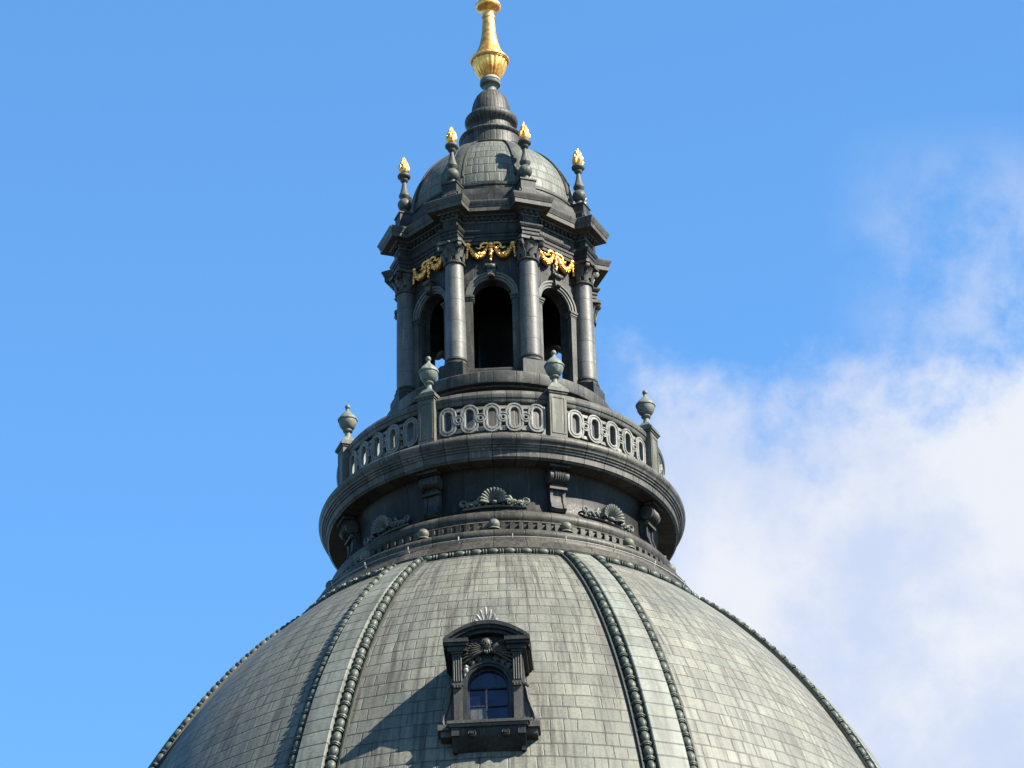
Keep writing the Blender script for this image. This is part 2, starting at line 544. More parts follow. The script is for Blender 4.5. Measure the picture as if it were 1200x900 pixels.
def dome_frame(tt, s, lift):
    """point beside a rib centred on azimuth 0: s metres across, lift metres out along the normal"""
    r, z = dome_at(tt)
    nv = Vector((B * math.sin(tt), A * math.cos(tt))).normalized()   # (radial, z) normal
    a = s / r
    return pol(r + nv.x * lift, a, z + nv.y * lift)


rt = [T0 + (1.25 - T0) * i / 60 for i in range(61)]
rm = MB(); uvs = []; rows = []
alen = [0.0]
for i in range(60):
    a_, b_ = dome_at(rt[i]), dome_at(rt[i + 1])
    alen.append(alen[-1] + math.hypot(b_[0] - a_[0], b_[1] - a_[1]))
cross = []
for i, tt in enumerate(rt):
    r = dome_at(tt)[0]; w = hw(r)
    lf = 0.11 + 0.14 * min(1.0, i / 30)
    prof = [(-w - 0.02, -0.02), (-w, lf - 0.02), (-w + 0.025, lf), (0, lf + 0.005), (w - 0.025, lf), (w, lf - 0.02), (w + 0.02, -0.02)]
    rows.append([dome_frame(tt, s_, l_) for s_, l_ in prof])
    uvs += [(s_, -alen[i] / 0.52 + 50) for s_, l_ in prof]
rm.grid(rows)
rib = rm.build('rib', 'strip', dome, smooth=22, uvs=uvs)

ms_, fl_ = MB(), MB()
for sgn in (-1, 1):
    bm_, ch_ = MB(), MB()
    rows = []
    for tt in rt:              # dark channel and outer fillet
        r = dome_at(tt)[0]; w, b = hw(r), brad(r)
        prof = [(w + 0.005, 0.03), (w + 0.06 + 2 * b, 0.03), (w + 0.07 + 2 * b, 0.075), (w + 0.12 + 2 * b, 0.075), (w + 0.14 + 2 * b, -0.02)]
        rows.append([dome_frame(tt, sgn * s_, l_) for s_, l_ in prof])
    ch_.grid(rows)
    # beads and paired discs stepped along the meridian
    tt = T0 + 0.004; first = True
    while tt < 1.24:
        r, z = dome_at(tt); b = brad(r); w = hw(r)
        dl = math.hypot(A * math.cos(tt), B * math.sin(tt))     # arc length per radian
        step = b * 3.95
        tc_ = tt + 0.5 * step / dl
        r, z = dome_at(tc_)
        tgt = (dome_frame(tc_ + 0.002, sgn * (w + 0.03 + b), 0.1) - dome_frame(tc_ - 0.002, sgn * (w + 0.03 + b), 0.1)).normalized()
        nrm = (dome_frame(tc_, sgn * (w + 0.03 + b), 0.2) - dome_frame(tc_, sgn * (w + 0.03 + b), 0.1)).normalized()
        side_ = tgt.cross(nrm).normalized()
        rot = Matrix((side_, nrm, tgt)).transposed()
        c = dome_frame(tc_, sgn * (w + 0.03 + b), 0.085)
        jr = random.uniform(0.92, 1.07)
        c = c + tgt * random.uniform(-0.012, 0.012) + side_ * random.uniform(-0.008, 0.008)
        bm_.ell(c, (b * 1.0 * jr, b * 1.02 * random.uniform(0.9, 1.06), b * 1.52 * random.uniform(0.95, 1.04)), rot, 10, 8)
        for q, rr in ((-0.5, 1.0), (-0.42, 0.85)):
            td = tc_ + (q * step - 0.0) / dl
            c2 = dome_frame(td, sgn * (w + 0.03 + b), 0.075)
            m4 = Matrix.Translation(c2) @ rot.to_4x4()
            e = b * 1.12 * rr
            bm_.lathe([(0.001, -0.035), (e, -0.03), (e, 0.03), (0.001, 0.035)], 10, m4)
        tt += step / dl
    ch_.build('bead_channel', 'bead_dark', rib, smooth=40)
    bm_.build('bead_string', 'bead', rib, smooth=60)
rib.rotation_euler.z = COR
for k in range(1, 8):
    part_copy(rib, dome, COR + k * BAY)

# ring of beads across the top of each panel
bm_, ch_ = MB(), MB()
rr0, zz0 = 6.66, 62.50
span = COR - (hw(6.6) + 0.10) / 6.66
nb = 9
for i in range(nb):
    a = -span + 2 * span * (i + 0.5) / nb
    c = pol(rr0, a, zz0)
    tg = Vector((math.cos(a), math.sin(a), 0)); nn = (pol(1, a, 0) + Vector((0, 0, 1.1))).normalized()
    rot = Matrix((tg, nn, tg.cross(nn))).transposed()
    bm_.ell(c, (0.19, 0.12, 0.12), rot, 12, 8)
    for e in (-0.5, ):
        a2 = -span + 2 * span * (i + 0.5 + e) / nb
        for da in (-0.0062, 0.0062):
            bm_.ell(pol(rr0, a2 + da, zz0), (0.035, 0.115, 0.115), rot, 10, 6)
bs = bm_.build('bead_course', 'bead', dome, smooth=60)
for k in range(1, 8):
    part_copy(bs, dome, k * BAY)

# mouldings below the gallery
def torus(c, r, a0, a1, n):
    return [(c[0] + r * math.cos(a0 + (a1 - a0) * i / n), c[1] + r * math.sin(a0 + (a1 - a0) * i / n)) for i in range(n + 1)]

ring = [(6.95, 62.12), (6.86, 62.30), (6.80, 62.34), (6.72, 62.30), (6.58, 62.42), (6.54, 62.60), (6.58, 62.70), (6.52, 62.76),
        (6.38, 62.86), (6.34, 62.98), (6.2, 63.08), (6.16, 63.16), (6.02, 63.22), (6.0, 63.34)]
ring += torus((5.80, 63.50), 0.19, -0.6, 1.9, 8)
ring += [(5.62, 63.70), (5.56, 63.72), (5.46, 63.74), (5.46, 64.08), (5.50, 64.12)]
ring += torus((5.24, 64.36), 0.24, -0.7, 1.6, 8)
ring += [(5.1, 64.62), (5.0, 64.68), (4.86, 64.72), (4.7, 64.76)]
mo = MB(); mo.lathe(ring, 144)
mo.build('ring_moulding', 'ring', dome, smooth=40)
dm = MB()
plan = []
for i in range(128):
    a = i * 2 * PI / 128; h_ = 2 * PI / 128 * 0.26
    ro = 5.48 if i % 8 == 0 else 5.58
    plan += [(5.47, a - h_), (ro, a - h_), (ro, a + h_), (5.47, a + h_)]
dm.grid([[pol(5.45, a, z_) for r_, a in plan] if fl == 0 else [pol(r_, a, z_) for r_, a in plan] for z_, fl in ((63.76, 0), (63.76, 1), (64.06, 1), (64.06, 0))], closed=True)
dm.build('dentil_course', 'ring', dome)
kb = MB()
kb.ell((0, -5.60, 63.98), (0.185, 0.185, 0.185), None, 16, 10)
kb.lathe([(0.21, 0), (0.21, 0.03), (0.17, 0.06)], 16, Matrix.Translation((0, -5.58, 63.80)))
knob = kb.build('ball_knob', 'ped', dome, smooth=60)
for k in range(1, 16):
    part_copy(knob, dome, k * BAY / 2)
# lightning conductor wire with its holders
wr = MB()
wr.tube([pol(6.16, i * 2 * PI / 96, 63.27) for i in range(96)], 0.014, 6, closed=True)
for i in range(24):
    a = (i + 0.35) * 2 * PI / 24
    wr.tube([pol(6.08, a, 63.16), pol(6.16, a, 63.27), pol(6.17, a, 63.37)], 0.02, 6)
wr.build('lightning_wire', 'pale', dome)
# stone drum that carries the dome down to the ground
dr = MB()
dr.lathe([(15.6, 0), (15.6, 37.5), (15.9, 37.7), (16.4, 38.3), (16.7, 38.8), (16.7, 39.2), (15.2, 39.5), (15.2, Z0 + 0.4), (14.9, Z0 + 0.6)], 96)
dr.build('drum', 'stone', dome)

# ------------------------------------------------------------------ dormer window (bay facing the camera)
dz = 53.0
dormer = thing('dormer_window', 'dark dormer with arched blue window and segmental pediment', 'dormer window', loc=(math.sin(PHASE) * 12.9 + 0.06, -math.cos(PHASE) * 12.9, dz))
# local: x across, -y outward (front plane y=-0.15), z up from 53.0
dormer.scale = (0.955, 1, 0.965)
dormer.location.z += 0.05
def up(z):
    return z - dz
OW, CR = 0.60, up(55.07)         # half opening, arch centre height
wl = MB()
inner = [(-OW, up(53.82))] + [(-OW, up(53.82) + (CR - up(53.82)) * k / 3) for k in (1, 2)] + arc((0, CR), -OW, OW, 0, PI, 16) + [(OW, up(53.82) + (CR - up(53.82)) * k / 3) for k in (2, 1)] + [(OW, up(53.82))]
outer = []
HWD, TOPW = 1.02, up(56.62)
for (x_, z_) in inner:
    if z_ <= CR + 1e-6:
        outer.append((-HWD if x_ < 0 else HWD, z_))
    else:
        d_ = Vector((x_, z_ - CR)); d_.normalize()
        k_ = min(HWD / abs(d_.x) if abs(d_.x) > 1e-6 else 99, (TOPW - CR) / d_.y)
        outer.append((d_.x * k_, CR + d_.y * k_))
rows = [[Vector((x_, -0.06, z_)) for x_, z_ in outer], [Vector((x_, -0.06, z_)) for x_, z_ in inner], [Vector((x_, 0.30, z_)) for x_, z_ in inner]]
wl.grid(rows)
for sx in (-1, 1):               # side cheeks running back into the dome
    wl.box((sx * (HWD - 0.05), 1.15, up(54.9)), (0.10, 2.40, 3.75))
wl.build('front_wall', 'dormer', dormer)
vt = MB()                        # barrel roof
def ped_z(x_, base, rise):
    return base + rise * (1 - (x_ / 1.22) ** 2)
poly = [(1.22 - 2.44 * i / 20, ped_z(1.22 - 2.44 * i / 20, up(56.36), 0.50)) for i in range(21)]
def fy(u, v, w): return Vector((u, w, v))
vt.prism(poly + [(-1.22, up(56.30)), (1.22, up(56.30))], fy, -0.02, 2.6)
vt.build('roof', 'dormer', dormer, smooth=40)
pd = MB()                        # arched cornice of the pediment: stepped bands
for (lo, hi, yf) in ((-0.02, 0.10, -0.46), (-0.12, 0.0, -0.40), (-0.22, -0.10, -0.30)):
    xs = [1.24 - 2.48 * i / 24 for i in range(25)]
    top = [(x_, ped_z(x_, up(56.36), 0.50) + hi) for x_ in xs]
    bot = [(x_, ped_z(x_, up(56.36), 0.50) + lo) for x_ in xs[::-1]]
    vv = top + bot; n_ = len(vv)
    rows = []
    for y_ in (yf, 0.0):
        rows.append([Vector((a_, y_, b_)) for a_, b_ in vv])
    pd.grid(rows, closed=True)
    for k_ in range(24):
        pd.add([Vector((*[top[k_][0], yf, top[k_][1]],)), Vector((top[k_ + 1][0], yf, top[k_ + 1][1])), Vector((bot[23 - k_][0], yf, bot[23 - k_][1])), Vector((bot[24 - k_][0], yf, bot[24 - k_][1]))], [(0, 1, 2, 3)])
pd.build('pediment', 'dormer', dormer, smooth=40)
for sx in (-1, 1):               # eaves block and the side cornice behind it
    eb = MB()
    for (z0_, z1_, ex, yf) in ((56.28, 56.40, 0.0, -0.50), (56.20, 56.28, -0.05, -0.44), (56.06, 56.20, -0.12, -0.36)):
        x0_, x1_ = 0.52 - ex * 0.4, 1.255 + ex
        eb.box((sx * (x0_ + x1_) / 2, (yf + 2.2) / 2, up((z0_ + z1_) / 2)), (x1_ - x0_ if yf < -9 else x1_ - x0_, 2.2 - yf, z1_ - z0_ - 0.002)) if False else None
        # front block
        eb.box((sx * (x0_ + x1_) / 2, (yf + 0.0) / 2, up((z0_ + z1_) / 2)), (x1_ - x0_, -yf, z1_ - z0_ - 0.004))
        # return along the cheek
        eb.box((sx * (1.0 + x1_) / 2, 1.15, up((z0_ + z1_) / 2)), (x1_ - 1.0, 2.3, z1_ - z0_ - 0.004))
    eb.build('eaves_block', 'dormer', dormer)
for sx in (-1, 1):               # pilasters with fluted upper half
    pi_ = MB()
    px = sx * 0.86
    pi_.box((px, -0.10, up(54.42)), (0.25, 0.20, 1.20))
    pi_.box((px, -0.14, up(55.06)), (0.30, 0.26, 0.05))
    for k in (-1, 0, 1):
        pi_.box((px + k * 0.085, -0.16, up(54.99)), (0.055, 0.24, 0.08))
    pi_.box((px, -0.11, up(55.60)), (0.27, 0.22, 1.02))
    for k in (-1.5, -0.5, 0.5, 1.5):
        pi_.tube([(px + k * 0.068, -0.225, up(55.16)), (px + k * 0.068, -0.24, up(56.00))], 0.026, 8)
    pi_.box((px, -0.15, up(56.04)), (0.33, 0.30, 0.05))
    o = pi_.build('pilaster', 'mid', dormer)
    sc = MB()                    # scrolled side wing
    path = [(sx * 1.06, -0.02, up(55.05)), (sx * 1.10, -0.03, up(54.85)), (sx * 1.14, -0.03, up(54.6)), (sx * 1.22, -0.03, up(54.35)), (sx * 1.30, -0.03, up(54.12)), (sx * 1.32, -0.03, up(53.96)), (sx * 1.27, -0.03, up(53.86))]
    sc.tube(path, [0.05, 0.06, 0.05, 0.05, 0.06, 0.075, 0.06], 8)
    sc.ell((sx * 1.10, -0.03, up(55.06)), (0.09, 0.06, 0.09))
    sc.ell((sx * 1.23, -0.03, up(53.93)), (0.10, 0.06, 0.10))
    wing = [(sx * 1.0, up(55.0)), (sx * 1.09, up(54.95)), (sx * 1.14, up(54.6)), (sx * 1.24, up(54.3)), (sx * 1.28, up(53.84)), (sx * 1.0, up(53.84))]
    sc.prism(wing, fy, 0.0, 0.12)
    sc.build('scroll_wing', 'mid', dormer)
av = MB()                        # moulded surround of the arched opening
for (r0_, r1_, yf) in ((0.60, 0.70, -0.12), (0.68, 0.76, -0.16)):
    rows = [[Vector((sx_, y_, sz_)) for sx_, sz_ in ([(-r_, up(53.83))] + arc((0, CR), -r_, r_, 0, PI, 18) + [(r_, up(53.83))])] for (r_, y_) in ((r0_, -0.055), (r0_, yf), (r1_, yf), (r1_, -0.055))]
    av.grid(rows)
av.build('window_surround', 'dormer', dormer, smooth=40)
gl = MB()
gp = [(-0.62, up(53.80))] + arc((0, CR), -0.62, 0.62, 0, PI, 20) + [(0.62, up(53.80))]
gl.prism(gp, fy, 0.12, 0.14)
glo = gl.build('window_pane', 'glass', dormer)
fr = MB()
rows = [[Vector((sx_, y_, sz_)) for sx_, sz_ in ([(-r_, up(53.83))] + arc((0, CR), -r_, r_, 0, PI, 18) + [(r_, up(53.83))])] for (r_, y_) in ((0.60, 0.12), (0.60, 0.06), (0.54, 0.06), (0.54, 0.12))]
fr.grid(rows)
fr.box((0, 0.09, up(53.86)), (1.12, 0.07, 0.07))
fr.box((0, 0.09, up(55.06)), (1.10, 0.06, 0.055))
fr.box((0, 0.095, up(54.50)), (1.10, 0.05, 0.035))
fr.box((-0.06, 0.085, up(54.46)), (0.045, 0.06, 1.16))
for x_ in (-0.24, 0.22):
    fr.box((x_, 0.10, up(55.32)), (0.025, 0.04, 0.48))
refl = MB()                      # pale lower-left pane, a reflection given as its own colour
refl.prism([(-0.53, up(53.90)), (-0.09, up(53.90)), (-0.09, up(54.47)), (-0.53, up(54.47))], fy, 0.100, 0.112)
refl.build('reflection_pane', 'pale_reflection', dormer)
fr.build('window_frame', 'frame', glo)
hd = MB()                        # winged cherub head and leaf relief
hc = Vector((0.0, -0.22, up(56.30)))
hd.ell(hc, (0.14, 0.14, 0.20), None, 14, 10)
for k in range(9):               # curls of hair
    a = R(-10 + k * 25)
    hd.ell(hc + Vector((0.125 * math.cos(a), -0.02, 0.03 + 0.135 * math.sin(a))), (0.05, 0.07, 0.05), None, 8, 6)
hd.ell(hc + Vector((0, -0.135, -0.01)), (0.022, 0.03, 0.045))
hd.ell(hc + Vector((0, -0.115, -0.085)), (0.045, 0.03, 0.016))
for sx in (-1, 1):
    hd.ell(hc + Vector((sx * 0.05, -0.115, 0.02)), (0.022, 0.02, 0.014))
    hd.ell(hc + Vector((sx * 0.065, -0.10, -0.05)), (0.04, 0.035, 0.04))
    for lay, (LL, n_f, dy) in enumerate(((0.78, 8, 0.06), (0.46, 6, 0.0))):
        for k in range(n_f):     # two layers of wing feathers
            a = R(-34 + k * (92 / n_f))
            L_ = LL * (1.0 - 0.035 * k)
            p0 = hc + Vector((sx * 0.08, dy, -0.20)); d_ = Vector((sx * math.cos(a), 0, math.sin(a) * 0.85))
            hd.tube([p0 + d_ * (L_ * q) + Vector((0, -0.05 * math.sin(q * PI), 0)) for q in (0, .25, .5, .75, .92, 1)], [.03, .045, .055, .06, .05, .02], 8, flat=0.6)
    for k in range(6):           # leaf scrolls following the arch
        a = R(72 - k * 15)
        c = Vector((sx * 0.84 * math.cos(a), -0.10, CR + 0.84 * math.sin(a)))
        rt_ = Matrix.Rotation(-sx * (PI / 2 - a), 3, 'Y')
        for e in (-1, 0, 1):
            hd.ell(c + rt_ @ Vector((e * 0.05, -0.02, 0.03 - 0.03 * abs(e))), (0.05, 0.075, 0.10), rt_, 8, 6)
for k in range(5):               # scrolled bib under the chin
    hd.ell(hc + Vector((0.065 * (k - 2), -0.03, -0.20 - 0.03 * (2 - abs(k - 2)))), (0.04, 0.05, 0.07), None, 8, 6)
hd.build('cherub_relief', 'mid', dormer, smooth=60)
vl = MB()                        # pale volute beside the left shoulder of the arch
vl.ell((-0.62, -0.20, up(55.52)), (0.075, 0.09, 0.10)); vl.ell((-0.60, -0.26, up(55.60)), (0.04, 0.05, 0.05))
vl.tube([(-0.64, -0.18, up(55.45)), (-0.66, -0.18, up(55.34))], [0.05, 0.02], 8)
vl.build('shoulder_volute', 'pale', dormer, smooth=60)
ac = MB()                        # palmette on top
for k in range(-3, 4):
    a = R(90 + k * 25)
    L_ = 0.50 - 0.05 * abs(k)
    p0 = Vector((0.04 * -k, -0.28, up(56.92)))
    d_ = Vector((math.cos(a) * 0.62, 0, math.sin(a)))
    ac.tube([p0 + d_ * (L_ * q) + Vector((0, -0.10 * q * q, 0)) for q in (0, .3, .6, .85, 1)], [.022, .035, .042, .052, .02], 8, flat=0.8)
ac.box((0, -0.26, up(56.94)), (0.34, 0.20, 0.14))
ac.build('palmette', 'pale', dormer, smooth=60)
sl = MB()
sl.box((0, 0.10, up(53.79)), (2.36, 1.10, 0.09)); sl.box((0, 0.10, up(53.70)), (2.26, 1.02, 0.09))
for sx in (-1, 1):
    sl.box((sx * 1.28, 0.22, up(53.755)), (0.36, 0.84, 0.17))
    sl.box((sx * 1.22, 0.26, up(53.58)), (0.34, 0.74, 0.18), None)
sl.build('sill', 'mid', dormer)
cb = MB()
cb.prism([(-0.33, up(53.65)), (-0.30, up(53.42)), (-0.20, up(53.28)), (0.1, up(53.06)), (0.7, up(52.7)), (0.9, up(53.65))], lambda u, v, w: Vector((w, u, v)), -1.05, 1.05)
for sx in (-1, 1):
    cb.lathe([(0.001, 0.40), (0.05, 0.40), (0.07, 0.36), (0.10, 0.38), (0.13, 0.34), (0.14, 0.28)], 14, Matrix.Translation((sx * 0.48, 0, up(53.47))) @ FRONT)
    cb.box((sx * 0.95, -0.31, up(53.52)), (0.22, 0.12, 0.25))
cb.build('corbel', 'dormer', dormer)

# ------------------------------------------------------------------ gallery
gz = 64.6
gallery = thing('gallery', 'round walkway gallery with jointed cornice above shell reliefs', 'gallery', loc=(0, 0, gz))
def lz(pts, z0): return [(r_, z_ - z0) for r_, z_ in pts]
gm = MB()
gm.lathe(lz([(4.90, 66.36), (5.30, 66.34), (5.42, 66.31), (5.45, 66.35), (5.49, 66.37), (5.50, 66.56), (5.54, 66.58), (5.55, 66.63), (5.59, 66.65), (5.60, 66.70), (5.64, 66.72), (5.65, 66.77)] +
             torus((5.58, 66.92), 0.155, -0.9, 1.3, 8) + [(5.52, 67.10), (5.36, 67.13), (3.2, 67.16)], gz), 144)
gm.build('cornice', 'mid_band', gallery, smooth=32)
gw = MB()
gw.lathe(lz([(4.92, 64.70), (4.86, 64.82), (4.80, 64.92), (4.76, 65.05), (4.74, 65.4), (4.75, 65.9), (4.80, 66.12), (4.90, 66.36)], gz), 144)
gw.build('curved_wall', 'soot_shade', gallery, smooth=32)
# console bracket (built facing the camera)
bk = MB()
side_prof = [(4.70, 66.32), (5.22, 66.32), (5.22, 66.20), (5.14, 66.18)] + torus((5.02, 65.98), 0.20, 0.9, -1.5, 10) + [(5.0, 65.74), (4.96, 65.68), (4.94, 65.40), (4.96, 65.2), (5.03, 65.02), (5.05, 64.94), (4.98, 64.86), (4.7, 64.80)]
bk.prism([(r_, z_ - gz) for r_, z_ in side_prof], lambda u, v, w: Vector((w, -u, v)), -0.22, 0.22)
rollp = [(5.02 + 0.22 * math.cos(a_), 65.98 + 0.22 * math.sin(a_)) for a_ in [2 * PI * i / 20 for i in range(20)]]
for s0, s1 in ((-0.30, -0.20), (0.20, 0.30)):
    bk.prism([(r_, z_ - gz) for r_, z_ in rollp], lambda u, v, w: Vector((w, -u, v)), s0, s1)
for s0 in (-0.20, 0.20):         # raised edges of the lower volute
    bk.prism([(r_, z_ - gz) for r_, z_ in [(4.9, 65.62), (5.0, 65.64), (4.99, 65.40), (5.0, 65.2), (5.07, 65.02), (5.09, 64.94), (4.9, 64.84)]], lambda u, v, w: Vector((w, -u, v)), s0 - 0.045, s0 + 0.045)
for k in range(-2, 3):           # leaf on the roll
    bk.tube([Vector((k * 0.07, -(5.02 + 0.215 * math.cos(a_)), 65.98 - gz + 0.215 * math.sin(a_))) for a_ in [R(70 - 22 * i) for i in range(7)]], [0.02, 0.035, 0.04, 0.04, 0.035, 0.03, 0.015], 6)
bk.box((0, -5.0, 65.62 - gz), (0.56, 0.16, 0.08)); bk.box((0, -5.14, 66.27 - gz), (0.66, 0.34, 0.10))
bracket = bk.build('bracket', 'dark', gallery, smooth=35)
bracket.rotation_euler.z = COR
for k in range(1, 8):
    part_copy(bracket, gallery, COR + k * BAY)
# scallop shell with scrolls
sh = MB()
shc = Vector((0, -4.80, 65.10 - gz))
rows = []
nr_, na_ = 8, 104
for i in range(nr_ + 1):
    q = i / nr_
    row = []
    for j in range(na_ + 1):
        a = R(-12) + (PI + R(24)) * j / na_
        rid = abs(math.sin((j / na_) * 13 * PI))
        rr = (0.08 + 0.34 * q) * (1 + 0.03 * q * rid)
        out_ = 0.05 + 0.20 * math.sin(q * PI * 0.62) + 0.04 * q * rid + (0.05 * q * q)
        row.append(shc + Vector((rr * 1.0 * math.cos(a), -out_, rr * 1.12 * math.sin(a) + 0.06)))
    rows.append(row)
sh.grid(rows)
rows2 = [rows[-1], [v + Vector((0, 0.22, -0.01)) for v in rows[-1]]]
sh.grid(rows2)
sh.ell(shc + Vector((0, -0.14, 0.04)), (0.10, 0.10, 0.08))
for sx in (-1, 1):
    for k in range(4):
        x0_ = 0.14 + k * 0.19
        pth = [shc + Vector((sx * (x0_ + 0.20 * q), -0.10 + 0.04 * q - 0.012 * k + (0.03 * (x0_ + .2 * q) ** 2 * 3), 0.06 + 0.13 * math.sin(q * PI) * (1 - k * 0.1) - 0.03 * k)) for q in (0, .2, .4, .6, .8, 1)]
        sh.tube(pth, [.05, .075, .08, .07, .05, .03], 8)
        sh.ell(shc + Vector((sx * (x0_ + 0.14), -0.12 + 0.02 * k, 0.0 - 0.02 * k)), (0.055, 0.05, 0.05))
    pth = [shc + Vector((sx * (0.98 + 0.12 * math.cos(R(a_)) * (1 - a_ / 700)), -0.02, 0.10 + 0.12 * math.sin(R(a_)) * (1 - a_ / 700))) for a_ in range(-90, 360, 40)]
    sh.tube(pth, 0.035, 8)
    sh.tube([shc + Vector((sx * (0.45 + .12 * q), -0.04, 0.34 - 0.26 * q)) for q in (0, .33, .66, 1)], [.06, .07, .06, .03], 8)
pl = []
for i in range(17):
    x_ = -1.02 + 2.04 * i / 16
    pl.append(pol(4.87, x_ / 4.87, 64.98 - gz + 0.05 * math.cos(x_ / 1.02 * PI / 2)))
sh.tube(pl, 0.05, 8)
zb_ = 65.05 - gz
sh.v = [(v_[0] * 0.95, v_[1] * 0.99, zb_ + (v_[2] - zb_) * 0.85) for v_ in sh.v]
shell = sh.build('shell_relief', 'relief', gallery, smooth=50)
for k in range(1, 8):
    part_copy(shell, gallery, k * BAY)

# ------------------------------------------------------------------ balustrade
bz = 67.05
BS = 0.973
bal = thing('balustrade', 'ring balustrade of pierced oval panels between square pedestals', 'balustrade', loc=(0, 0, bz))
bal.scale = (BS, BS, 1)
rl = MB()
rl.lathe(lz([(5.06, 68.50), (5.22, 68.48), (5.25, 68.52), (5.26, 68.60), (5.29, 68.62), (5.31, 68.68), (5.31, 68.74), (5.27, 68.78), (5.2, 68.90), (5.10, 68.93), (4.98, 68.9), (4.95, 68.8), (4.97, 68.52), (5.06, 68.50)], bz), 144)
rl.build('handrail', 'rail', bal, smooth=32)
br = MB()
br.lathe(lz([(5.40, 67.09), (5.40, 67.26), (5.35, 67.30), (5.33, 67.36), (5.26, 67.40), (5.02, 67.40), (5.00, 67.12)], bz), 144)
br.build('bottom_rail', 'mid_band', bal, smooth=32)
pn = MB()
RP = 5.20
def bend(u, v, w):               # u along the arc, v height, w outward
    return pol(RP + w, u / RP, v - bz)
zc_ = 67.935
def stadium(hwid, hh, n=10):
    st = hh - hwid
    return [(hwid * math.cos(a), st + hwid * math.sin(a)) for a in [PI * i / n for i in range(n + 1)]] + [(-hwid * math.cos(a), -st - hwid * math.sin(a)) for a in [PI * i / n for i in range(n + 1)]]
for k in range(-2, 3):
    uc = k * 0.70
    prof = [(0.0, -0.15), (0.0, 0.07), (0.012, 0.08), (0.065, 0.08), (0.075, 0.06), (0.10, 0.06), (0.11, 0.08), (0.155, 0.08), (0.165, 0.07), (0.165, -0.15), (0.0, -0.15)]
    rows = []
    for d_, w_ in prof:
        rows.append([bend(uc + x_, zc_ + y_, w_) for x_, y_ in stadium(0.12 + d_, 0.335 + d_)])
    pn.grid(rows, closed=True)
    if k < 2:
        um = uc + 0.35
        rows = []
        for r_, w_ in ((0.05, -0.15), (0.05, 0.075), (0.06, 0.09), (0.085, 0.09), (0.095, 0.065), (0.13, 0.065), (0.14, 0.09), (0.165, 0.09), (0.175, 0.07), (0.175, -0.15), (0.05, -0.15)):
            rows.append([bend(um + r_ * math.cos(2 * PI * i / 18), zc_ + r_ * math.sin(2 * PI * i / 18), w_) for i in range(18)])
        pn.grid(rows, closed=True)
        for sg in (-1, 1):       # small links above and below the ring
            pn.prism([(um - 0.12, zc_ + sg * 0.37 - 0.05), (um + 0.12, zc_ + sg * 0.37 - 0.05), (um + 0.12, zc_ + sg * 0.37 + 0.05), (um - 0.12, zc_ + sg * 0.37 + 0.05)], bend, -0.12, 0.02)
panel_o = pn.build('pierced_panel', 'lace', bal, smooth=40)
for k in range(1, 8):
    part_copy(panel_o, bal, k * BAY)
pe = MB()
pe.box((0, -5.20, 67.94 - bz), (0.56, 0.46, 1.74))
pe.box((0, -5.20, 67.17 - bz), (0.64, 0.54, 0.20))
for (x_, w_, z_, h_) in ((0, 0.46, 68.66, 0.04), (0, 0.46, 67.42, 0.04), (-0.21, 0.04, 68.04, 1.2), (0.21, 0.04, 68.04, 1.2)):
    pe.box((x_, -5.432, z_ - bz), (w_, 0.03, h_))
pe.box((0, -5.20, 68.83 - bz), (0.62, 0.53, 0.06)); pe.box((0, -5.20, 68.90 - bz), (0.70, 0.61, 0.08)); pe.box((0, -5.20, 68.97 - bz), (0.64, 0.55, 0.06))
ped = pe.build('pedestal', 'ped', bal)
ped.rotation_euler.z = COR
for k in range(1, 8):
    part_copy(ped, bal, COR + k * BAY)

# ------------------------------------------------------------------ urns on the pedestals
def make_urn(label):
    t_ = thing('urn', label, 'urn', group='urns on the balustrade pedestals')
    b_ = MB()
    b_.box((0, 0, 0.04), (0.50, 0.46, 0.08)); b_.box((0, 0, 0.16), (0.44, 0.42, 0.16), None, 0.55)
    b_.lathe([(0.125, 0.22), (0.10, 0.30), (0.085, 0.38), (0.09, 0.43), (0.14, 0.46), (0.155, 0.49), (0.14, 0.52)], 24)
    b_.build('foot', 'verdigris', t_, smooth=40)
    o_ = MB()
    o_.lathe([(0.10, 0.52), (0.16, 0.55), (0.22, 0.62), (0.265, 0.71), (0.285, 0.80), (0.285, 0.86)], 28)
    o_.build('bowl', 'verdigris', t_, smooth=50)
    l_ = MB()
    l_.lathe([(0.28, 0.85), (0.31, 0.86), (0.315, 0.90), (0.29, 0.94), (0.23, 1.03), (0.16, 1.11), (0.10, 1.17), (0.06, 1.22), (0.055, 1.28)], 28)
    l_.ell((0, 0, 1.36), (0.085, 0.085, 0.095), None, 16, 10)
    l_.build('lid', 'verdigris', t_, smooth=40)
    return t_

urn_labels = {-3: 'leftmost pale green urn, standing out against plain blue sky',
              -1: 'pale green urn in front of the lantern, left of the two there',
              1: 'grey green urn in front of the right arched lantern opening',
              3: 'rightmost pale urn, standing out against the white cloud'}
urn0 = None
for s_, lb in urn_labels.items():
    a = s_ * COR + PHASE
    if urn0 is None:
        urn0 = make_urn(lb); urn0.location = pol(5.04, a, 69.0); urn0.rotation_euler.z = a
    else:
        thing_copy(urn0, pol(5.04, a, 69.0), a, lb)

